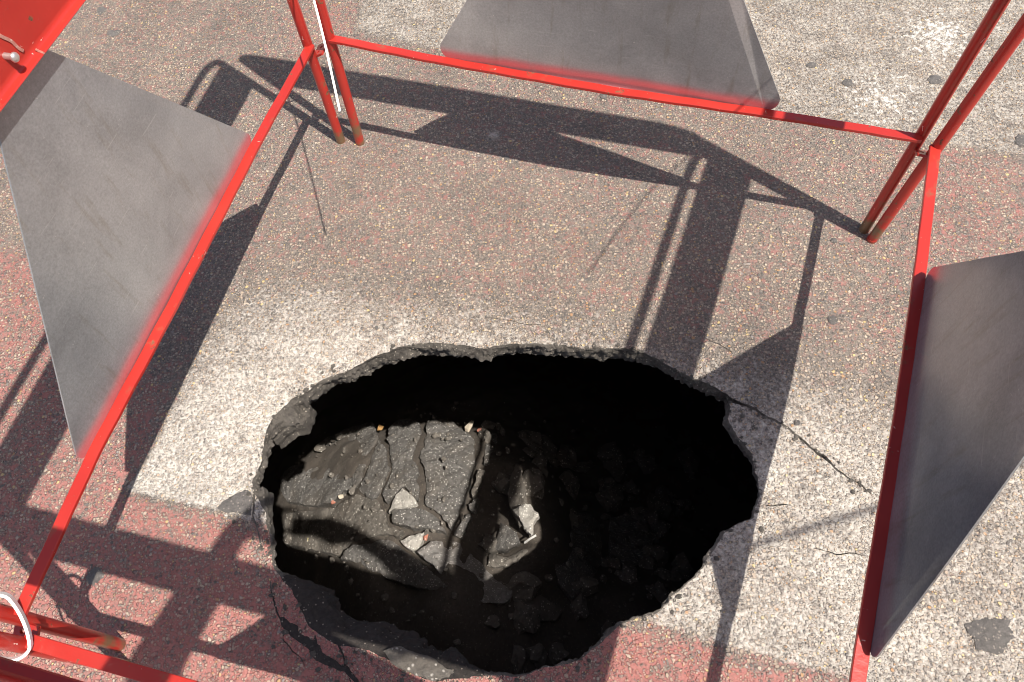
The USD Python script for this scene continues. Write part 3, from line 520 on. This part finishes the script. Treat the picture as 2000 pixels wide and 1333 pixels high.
# tar spots and dark patches pressed into the paving
for k, (q, rx, ry, lab) in enumerate((((1938, 1240), 33, 18, 'large black tar blob right of the right hand panel'), ((1826, 157), 15, 10, 'black tar spot left of the paired posts on the white paint'), ((1655, 163), 11, 8, 'brownish round spot on the white paint right of the top plate'),
    ((1584, 128), 10, 6, 'small dark spot on the white paint beside the top plate'), ((1996, 276), 14, 12, 'dark spot at the right edge of the picture'), ((462, 984), 38, 22, 'large dark grey patch at the left rim of the hole'),
    ((184, 1126), 13, 10, 'small grey patch near the lower left shadow bars'), ((1626, 626), 8, 7, 'black spot between the hole and the right panel'), ((1628, 471), 6, 4, 'tiny black spot beside the feet of the right posts'), ((1556, 826), 5, 4, 'tiny black spot above the long crack'),
    ((200, 22), 12, 9, 'dark oily spot at the top beside the red board'), ((222, 66), 15, 9, 'oily brown stain below the spot beside the red board'), ((1179, 189), 8, 6, 'small black spot under the top bar'), ((990, 310), 5, 4, 'tiny black spot below the shadow of the top plate'), ((735, 640), 3, 3, 'tiny dark speck above the left rim'))):
    c0 = at(q)[:2]; th_ = np.linspace(0, 2 * math.pi, 90, endpoint=False)
    rr = 1 + .75 * (fbm(np.c_[np.cos(th_) * 1.6, np.sin(th_) * 1.6, th_ * 0 + k * 7], 4, k) - .5) + .3 * (fbm(np.c_[np.cos(th_) * 7, np.sin(th_) * 7, th_ * 0 + k], 3, k) - .5)
    o = c0 + np.c_[np.cos(th_) * rx, np.sin(th_) * ry * 1.25] * rr[:, None] * .00118
    if k == 5: o = ats([(424, 992), (436, 978), (456, 966), (470, 960), (482, 955), (490, 962), (489, 985), (488, 1004), (470, 1003), (452, 1000), (440, 1001)])[:, :2]; o = jag2(resample(o, .003, True), .003, 60, 4)
    P = np.vstack([o, c0 if k != 5 else o.mean(0)]); n = len(o); zt = ground_z(P) + .0022; zt[-1] += .0012
    rim_ = np.c_[o, ground_z(o) - .002]
    V = np.vstack([np.c_[P, zt], rim_]); F = [[j, (j + 1) % n, n] for j in range(n)] + [[j, n + 1 + j, n + 1 + (j + 1) % n] for j in range(n)] + [[j, n + 1 + (j + 1) % n, (j + 1) % n] for j in range(n)]
    mm = trimesh.Trimesh(V, F, process=False)
    pp = obj('tar_spot', mm, TAR, smooth=True); tag(prim(pp), lab, 'tar spot')

# ------------------------------------------------------------------ the four red barrier panels
Wd, HT, HB, B0, B1_ = .858877 * H, .804941 * H, .215966 * H, .543179 * H, .735017 * H
RT = .0079 * H
PAN = {'L': (-0.40146193, 0.56873279, -1.89859243, -0.00374361, 0.02189974), 'T': (0.17144349, 0.81064889, 2.77041614, -0.03481309, 0.00991603), 'R': (0.39302362, 0.25649876, 1.11878993, -0.04204434, -0.0065022), 'B': (-0.12378048, -0.00935723, -0.34373642, 0.01430978, 0.02064403)}
def frame(n):
    x, y, th, ph, rh = PAN[n]
    d = np.array([math.cos(th), math.sin(th), 0]); inn = np.array([-math.sin(th), math.cos(th), 0]); up = np.array([0, 0, 1.])
    upl = up * math.cos(ph) + inn * math.sin(ph); il = inn * math.cos(ph) - up * math.sin(ph)
    d, upl = d * math.cos(rh) + upl * math.sin(rh), upl * math.cos(rh) - d * math.sin(rh)
    return np.array([x * H, y * H, 0]), d, il, upl
BARS = {'L': [(-.4286, .003), (-.36, .002), (-.2394, -.0013), (.0559, .0012), (.2525, -.0005), (.275, .001), (.4286, .0105)], 'T': [(.4286, -.001), (.2576, .0066), (-.0129, .0100), (-.237, .0033), (-.4286, .0025)], 'R': [(.4286, .0015), (.2295, -.0015), (.0315, -.0027), (-.2204, .0021), (-.2607, .0022), (-.4286, .001)], 'B': [(-.4286, .003), (-.36, .003), (-.2, .004), (.2, .004), (.4286, .003)]}
PLATE = plate_look('galvanised_plate_look', HB, .034, .62)
PLATE_D = plate_look('galvanised_plate_clean_look', HB, .02, .18, .17, .7)
LABELS = {'L': 'red barrier panel left of the hole, its grey plate fully sunlit', 'T': 'red barrier panel at the top beyond the hole with red mist along its plate', 'R': 'red barrier panel right of the hole with its bar and grey plate in shade', 'B': 'red barrier panel in the bottom left corner, only its post and bar showing'}
h = Wd / 2
for n in ('L', 'T', 'R', 'B'):
    o, d, il, ul = frame(n)
    M = np.array([[*d, 0], [*il, 0], [*ul, 0], [*o, 1]])
    t = thing('barrier_panel', LABELS[n], 'barrier', M, 'red barrier panels standing around the hole')
    rb = .055 * H; B1 = B1_ + {'L': 0, 'T': .016, 'R': 0, 'B': 0}[n]
    for s in (-1, 1):
        zb = (o + d * s * h)[2]; foot = -(zb + .004) / ul[2]
        zz = np.r_[foot, np.linspace(max(foot, 0) + .01, HT - rb, 14)]
        rad = np.full(len(zz), RT); off_ = -.012 if (n == 'T' and s == -1) else 0.; wob = .0012 * (fbm(np.c_[zz * 5, zz * 0 + s, zz * 0 + ord(n)], 2, 3) - .5)
        obj('leg', sweep(np.c_[s * h + wob, -wob + off_ * (1 - zz / HT), zz], rad, 24), RED, t, smooth=40)
        cap_ = trimesh.creation.cylinder(RT * 1.02, .012, sections=24); cap_.apply_translation((s * h, off_, foot + .0055))
        obj('foot_cap', cap_, RED, t, smooth=40)
    a_ = np.linspace(0, math.pi / 2, 9)
    left = [(-h + rb - rb * math.cos(q), 0, HT - rb + rb * math.sin(q)) for q in a_]; right = [(-x_, y_, z_) for x_, y_, z_ in left[::-1]]
    obj('top_rail', sweep(np.array(left + right), RT, 24), RED, t, smooth=40)
    # bottom bar: flat steel lying inside the plate, a little bent
    bp = np.array(sorted(BARS[n])) * H; us = np.linspace(-h + .002, h - .002, 40)
    bo = np.interp(us, bp[:, 0], bp[:, 1]); bo = np.convolve(np.pad(bo, 1, mode='edge'), [.25, .5, .25], 'valid')
    bw, bt = .0195, .0075
    ring = [(-bw / 2, -bt + .001), (-bw / 2 + .001, -bt), (bw / 2 - .001, -bt), (bw / 2, -bt + .001), (bw / 2, -.001), (bw / 2 - .001, 0), (-bw / 2 + .001, 0), (-bw / 2, -.001)]
    V = np.array([[[u, b_ + .003 + yy, HB + .003 + zz_ + .0006 * math.sin(u * 60)] for yy, zz_ in ring] for u, b_ in zip(us, bo)]).reshape(-1, 3); F = []
    for i_ in range(len(us) - 1):
        for j_ in range(8):
            a0, b0 = i_ * 8 + j_, i_ * 8 + (j_ + 1) % 8; F += [[a0, b0, b0 + 8], [a0, b0 + 8, a0 + 8]]
    F += [[0, j_ + 1, j_] for j_ in range(1, 7)] + [[len(V) - 8, len(V) - 8 + j_, len(V) - 7 + j_] for j_ in range(1, 7)]
    bm = trimesh.Trimesh(V, F, process=False); bm.fix_normals(); obj('bottom_bar', bm, RED, t, smooth=35)
    # triangular plate behind the bar
    pc, a0 = (q * H for q in {'L': (.0195, .2545), 'T': (.006, .2575), 'R': (-.010, .239), 'B': (0, .25)}[n]); sl, rd_ = {'L': (1.535, .018), 'T': (1.67, .026), 'R': (1.66, .022), 'B': (1.66, .024)}[n]; zb = HB - .003; tri_ = Polygon([(pc - a0, zb), (pc + a0, zb), (pc, zb + a0 * sl)]).buffer(-rd_).buffer(rd_, quad_segs=10)
    tri_ = tri_.segmentize(.02)
    pm = trimesh.creation.extrude_polygon(tri_, .0022, engine='earcut')
    v = pm.vertices.copy(); ob = np.interp(v[:, 0], us, bo)
    pm.vertices = np.c_[v[:, 0], ob * sstep(.25, 0, v[:, 1] - HB) - bw / 2 + .0032 - v[:, 2], v[:, 1]]; pm.fix_normals()
    pl_ = obj('sign_plate', pm, PLATE_D if n == 'R' else PLATE, t)
    if n == 'R': tag(prim(pl_), 'grey plate in shade with only a trace of red paint')
    # upper board: a folded sheet tray between the posts, hems turned inward
    hem = .011; c_ = .003
    prof = [(hem, B0 + .0015), (hem + .0012, B0 + .003), (hem, B0 + .0045), (c_ * 1.3, B0 + .006), (c_ * .4, B0 + .009), (0, B0 + .014), (.0008, (B0 + B1) / 2), (0, B1 - .012), (c_, B1 - .004), (hem, B1 - .002), (hem, B1), (0, B1), (-.002, B1 - .003), (-.002, B0 + .006), (0, B0)]
    uu = np.linspace(-h + RT, h - RT, 30)
    V = np.array([[[u, p_[0] - .003, p_[1]] for p_ in prof] for u in uu]).reshape(-1, 3); K = len(prof); F = []
    for i_ in range(len(uu) - 1):
        for j_ in range(K):
            a1, b1_ = i_ * K + j_, i_ * K + (j_ + 1) % K; F += [[a1, b1_, b1_ + K], [a1, b1_ + K, a1 + K]]
    capm = trimesh.creation.triangulate_polygon(Polygon([(p_[0], p_[1]) for p_ in prof]), engine='earcut')
    for ue in (uu[0], uu[-1]):
        off = len(V); V = np.vstack([V, np.c_[np.full(len(capm[0]), ue), capm[0][:, 0] - .003, capm[0][:, 1]]]); F += (capm[1] + off).tolist()
    bmesh = trimesh.Trimesh(V, F, process=False); bmesh.fix_normals()
    bd_ = obj('upper_board', bmesh, REDB, t, smooth=30)
    for ub in (.018 * H, -.30 * H, .32 * H):
        sh_ = trimesh.creation.cylinder(.0042, .014, sections=14); sh_.apply_transform(trimesh.transformations.rotation_matrix(math.pi / 2, (1, 0, 0))); sh_.apply_translation((ub, .003, B0 + .031))
        hd = trimesh.creation.icosphere(subdivisions=2, radius=.0062); hd.vertices[:, 1] *= .7; hd.apply_translation((ub, .0105, B0 + .031))
        obj('bolt', trimesh.util.concatenate([sh_, hd]), STEEL, bd_, smooth=40)
    if n == 'L':
        ua, za, ub_, zb_ = .0110 * H, .5850 * H, -.0002 * H, .5562 * H
        obj('paint_scrape', sweep(np.array([[ua + (ub_ - ua) * q + .0012 * math.sin(q * 9), -.0018, za + (zb_ - za) * q] for q in np.linspace(0, 1, 14)]), 0, flat=(.0042, .0008, (0, 1, 0))), SCRAPE, bd_)
        obj('weld_bead', sweep(np.array([[-.0102 * H, .0005, B0 + .009], [-.0102 * H, .004, B0 + .0062], [-.0104 * H, .0075, B0 + .005], [-.0105 * H, .0085, B0 + .003]]), .0016, 8), SCRAPE, bd_, smooth=True)
    # hinge lugs between neighbouring posts
    for s in ((1,) if n in 'TR' else (-1,) if n == 'L' else ()):
        pass
    s = {'L': -1, 'T': -1, 'R': -1, 'B': -1}[n]
    lug = box(.034, .005, .020, b=.001)
    lm = shapely.geometry.box(-.017, -.012, .017, .012).buffer(.003).difference(Point(-.006, .002).buffer(.0042)).difference(Point(.009, -.001).buffer(.0042))
    lm = trimesh.creation.extrude_polygon(lm, .005, engine='earcut')
    if s: 
        lm.apply_transform(trimesh.transformations.rotation_matrix(.5, (1, 0, 0))); lm.apply_translation((s * (h + RT + .008), .016, HB - .030)); obj('hinge_lug', lm, RED, t)

# ------------------------------------------------------------------ cable ties
def P_(a): return np.array(a, float) * H
def leg_at(n, s, z):
    o, d, il, ul = frame(n); return o + d * s * h + ul * z
def tie(label, c1, c2, tail, spread=1.25, sag=.0, wd=.0065, slack=(0., 0.)):
    t = thing('cable_tie', label, 'cable tie', None, 'white cable ties holding the barrier panels together')
    ax = c2 - c1; L_ = np.linalg.norm(ax); ax /= L_; nz = np.array([0, 0, 1.]); sd = np.cross(nz, ax); sd /= np.linalg.norm(sd)
    r = RT * spread + .002; lo = []
    for k in range(41):
        a = 2 * math.pi * k / 40; cc = math.cos(a); base_ = (c1 + c2) / 2 + ax * (L_ / 2) * np.clip(cc * 1.6, -1, 1)
        lo.append(base_ + ax * (r + slack[0]) * cc + sd * (r + slack[1]) * math.sin(a) + nz * sag * math.sin(a))
    obj('loop', sweep(np.array(lo), 0, flat=(wd, .0016 if tail is not None else .004, tuple(ax)), cap=False), TIE, t)
    hd = box(.009, .008, .007, b=.0012); hd.apply_translation(lo[10 if tail is not None else 30]); obj('head', hd, TIE, t)
    if tail is not None: obj('tail', sweep(smooth_line(np.vstack([lo[10], tail]), 3), 0, flat=(.0036, .0014, (0, 0, 1))), TIE, t)
zA = .40 * H
tie('white cable tie at the top left corner with a long tail hanging down', leg_at('L', -1, zA), leg_at('T', 1, zA), P_([(-.21, .90, .405), (-.185, .78, .398), (-.1678, .6615, .3685)]))
zB = .745 * H
tie('cable tie high on the right pair of posts, long straight tail', leg_at('T', -1, zB), leg_at('R', 1, zB), P_([(.50, .572, .745), (.43, .502, .73), (.356, .43, .70)]))
zC = .232 * H
tie('white cable tie looped around the two lower left posts', leg_at('L', 1, zC), leg_at('B', -1, zC), None, 1.2, -.006, .0115, (.010, .010))

# ------------------------------------------------------------------ overhead cable, far above the paving (its soft shadow crosses the right side)
g0, g1 = at((1445, 1075)), at((2000, 902))
zc = 1.9; dv = (g1 - g0) / np.linalg.norm(g1 - g0)
mid = g0 - SH * zc + np.array([0, 0, zc])
pts = [mid + dv * tt + np.array([0, 0, .0012 * (tt - 1) ** 2]) for tt in np.linspace(-14, 14, 41)]
pp = obj('overhead_cable', sweep(np.array(pts), .0062, 10), DARKHOLE, smooth=True); tag(prim(pp), 'overhead cable whose soft shadow line crosses the paving at the right', 'cable')

# ------------------------------------------------------------------ the person taking the picture (outside the frame; arms and phone shade the hole)
SKIN, SHIRT, TROUS, HAIR, SHOE = simple('skin_look', (.42, .25, .17), .5), simple('shirt_look', (.10, .12, .17), .85), simple('trouser_look', (.05, .055, .07), .9), simple('hair_look', (.03, .022, .016), .6), simple('shoe_look', (.04, .04, .04), .6)
def cp(x, y, z=0.0): return EYE + RC @ np.array([x, y, z])        # metres: right, down and forward of the lens
ph = thing('phone', 'smartphone held out over the hole, seen only as a shadow', 'phone')
Mp = np.eye(4); Mp[:3, :3] = RC
def inphone(m, c): 
    m = m.copy(); m.apply_translation(c); m.apply_transform(Mp); m.apply_translation(EYE); return m
obj('phone_body', inphone(box(.147, .0715, .0075, b=.002), (.0695, .020, -.0075)), DARKHOLE, ph); obj('screen', inphone(box(.140, .0645, .0006), (.0695, .020, -.0117)), simple('screen_look', (.02, .02, .025), .15), ph)
ring_ = trimesh.creation.annulus(.0062, .0078, .0016, sections=24); obj('lens_ring', inphone(ring_, (0, 0, -.003)), STEEL, ph)
lw, le, ls = cp(-.108, .022, -.008), np.array([-.285, -.185, 1.245]), np.array([-.235, -.50, 1.36])
rw, re, rs = cp(.205, .045, -.006), np.array([.42, -.22, 1.23]), np.array([.17, -.52, 1.36])
neck, head, pelv = np.array([-.03, -.52, 1.44]), np.array([-.025, -.47, 1.60]), np.array([-.03, -.66, .92])
shift = np.array([0, -.10, 0]); ls, rs, neck, head, pelv = ls + shift, rs + shift, neck + shift, head + shift, pelv + shift
kL, kR, aL, aR = np.array([-.14, -.72, .49]), np.array([.08, -.70, .49]), np.array([-.15, -.80, .07]), np.array([.09, -.78, .07])
chest = (ls + rs) / 2 + [0, -.02, -.12]
hipL, hipR = pelv + [-.09, 0, -.02], pelv + [.09, 0, -.02]
fw = np.array([0, 1.0, 0])
def hand(w, dirp, side, fingers):
    ch = []
    palm = w + dirp * .075; sidev = np.cross(dirp, fwd); sidev /= np.linalg.norm(sidev)
    for k, off in enumerate((-.030, -.010, .010, .030)): ch.append([(w + sidev * off * .5, .016), (palm + sidev * off, .012)])
    for k, off in enumerate((-.030, -.010, .010, .030)):
        ln = (.034, .042, .046, .038)[k]; b0_ = palm + sidev * off; b1_ = b0_ + dirp * ln * .75 - fwd * .012; b2_ = b1_ + dirp * ln * .45 + fwd * (.010 if fingers else -.002)
        ch.append([(b0_, .0095), (b1_, .0085), (b2_, .0075)])
    tb = w + dirp * .03 + sidev * side * .03; ch.append([(w + dirp * .01 + sidev * side * .012, .015), (tb, .0115), (tb + dirp * .035 + sidev * side * .012, .010), (tb + dirp * .062 + sidev * side * .004, .0085)])
    return ch
dl = cp(-.03, .012, -.008) - lw; dl /= np.linalg.norm(dl); dr = cp(.09, .02, -.008) - rw; dr /= np.linalg.norm(dr)
bones = [[(lw, .024), (le, .037), (ls, .048)], [(rw, .024), (re, .037), (rs, .048)], [(ls, .055), (chest, .10)], [(rs, .055), (chest, .10)], [(chest + [-.07, 0, 0], .10), (pelv + [-.05, 0, .12], .105), (pelv + [-.07, 0, 0], .11)], [(chest + [.07, 0, 0], .10), (pelv + [.05, 0, .12], .105), (pelv + [.07, 0, 0], .11)],
         [(chest, .08), (neck, .055), (head + [0, 0, -.04], .06)], [(head + [0, .0, -.055], .058), (head + [0, -.012, .03], .088)], [(head + [0, .085, -.005], .011), (head + [0, .098, -.03], .014)], [(head + [-.078, -.01, -.005], .012), (head + [-.082, -.018, -.03], .010)], [(head + [.078, -.01, -.005], .012), (head + [.082, -.018, -.03], .010)],
         [(hipL, .095), (kL, .058), (aL, .040)], [(hipR, .095), (kR, .058), (aR, .040)], [(aL, .04), (aL + [0, .15, -.035], .03)], [(aR, .04), (aR + [0, .15, -.035], .03)]]
C_ = lambda x, y, z: cp(x + .042, y, z)
bones += [[(lw, .022), (C_(-.118, -.012, -.008), .018), (C_(-.104, -.034, -.008), .012)], [(lw, .022), (C_(-.112, .012, -.008), .017)], [(C_(-.118, -.012, -.008), .018), (C_(-.112, .012, -.008), .017)],
          [(C_(-.104, -.034, -.008), .011), (C_(-.066, -.050, -.010), .0095), (C_(-.034, -.046, -.010), .0085), (C_(-.008, -.022, -.010), .0078)],
          [(C_(-.112, .012, -.010), .014), (C_(-.078, .032, -.016), .0115), (C_(-.040, .034, -.018), .0105), (C_(-.004, .028, -.019), .009)],
          [(C_(-.108, -.022, -.014), .011), (C_(-.092, -.030, -.050), .0095), (C_(-.110, -.016, -.066), .0085)], [(C_(-.108, -.008, -.014), .011), (C_(-.090, -.010, -.052), .0095), (C_(-.110, .0, -.066), .0085)], [(C_(-.108, .004, -.014), .0105), (C_(-.094, .010, -.046), .009), (C_(-.112, .014, -.058), .008)]]
bones += hand(rw, dr, 1, True)
pt = thing('person', 'person in a dark shirt reaching over the barrier with a phone, seen only as shadows', 'person')
obj('body', hulls(bones, .009, 6), SKIN, pt, smooth=True)
shirt = [[(lw * .55 + le * .45, .042), (le, .047), (ls, .062)], [(rw * .55 + re * .45, .042), (re, .047), (rs, .062)], [(ls, .066), (chest, .112)], [(rs, .066), (chest, .112)], [(chest + [-.07, 0, 0], .112), (pelv + [-.05, 0, .12], .118), (pelv + [-.07, 0, -.03], .124)], [(chest + [.07, 0, 0], .112), (pelv + [.05, 0, .12], .118), (pelv + [.07, 0, -.03], .124)], [(pelv + [-.07, 0, .02], .12), (pelv + [.07, 0, .02], .12)]]
obj('shirt', hulls(shirt, .016, 10), SHIRT, pt, smooth=True)
obj('trousers', hulls([[(pelv + [-.06, 0, .0], .115), (hipL, .108), (kL, .072), (aL + [0, 0, .03], .058)], [(pelv + [.06, 0, .0], .115), (hipR, .108), (kR, .072), (aR + [0, 0, .03], .058)]], .016, 10), TROUS, pt, smooth=True)
obj('hair', hulls([[(head + [0, -.03, .045], .088), (head + [0, -.045, -.01], .08)]], .012, 6), HAIR, pt, smooth=True)
for s in (-1, 1):
    e_ = trimesh.creation.icosphere(subdivisions=2, radius=.0125); e_.apply_translation(head + [s * .032, .072, .01]); obj('eye', e_, simple('eye_look_%d' % (s + 2), (.6, .58, .55), .2), pt, smooth=True)
    a_ = aL if s < 0 else aR
    obj('shoe', hulls([[(a_ + [0, -.03, -.02], .048), (a_ + [0, .08, -.028], .044), (a_ + [0, .17, -.034], .036)]], .012, 6), SHOE, pt, smooth=True)
obj('mouth', hulls([[(head + [-.02, .062, -.065], .006), (head + [.02, .062, -.065], .006)]], .004, 3), simple('lip_look', (.38, .16, .13), .5), pt, smooth=True)
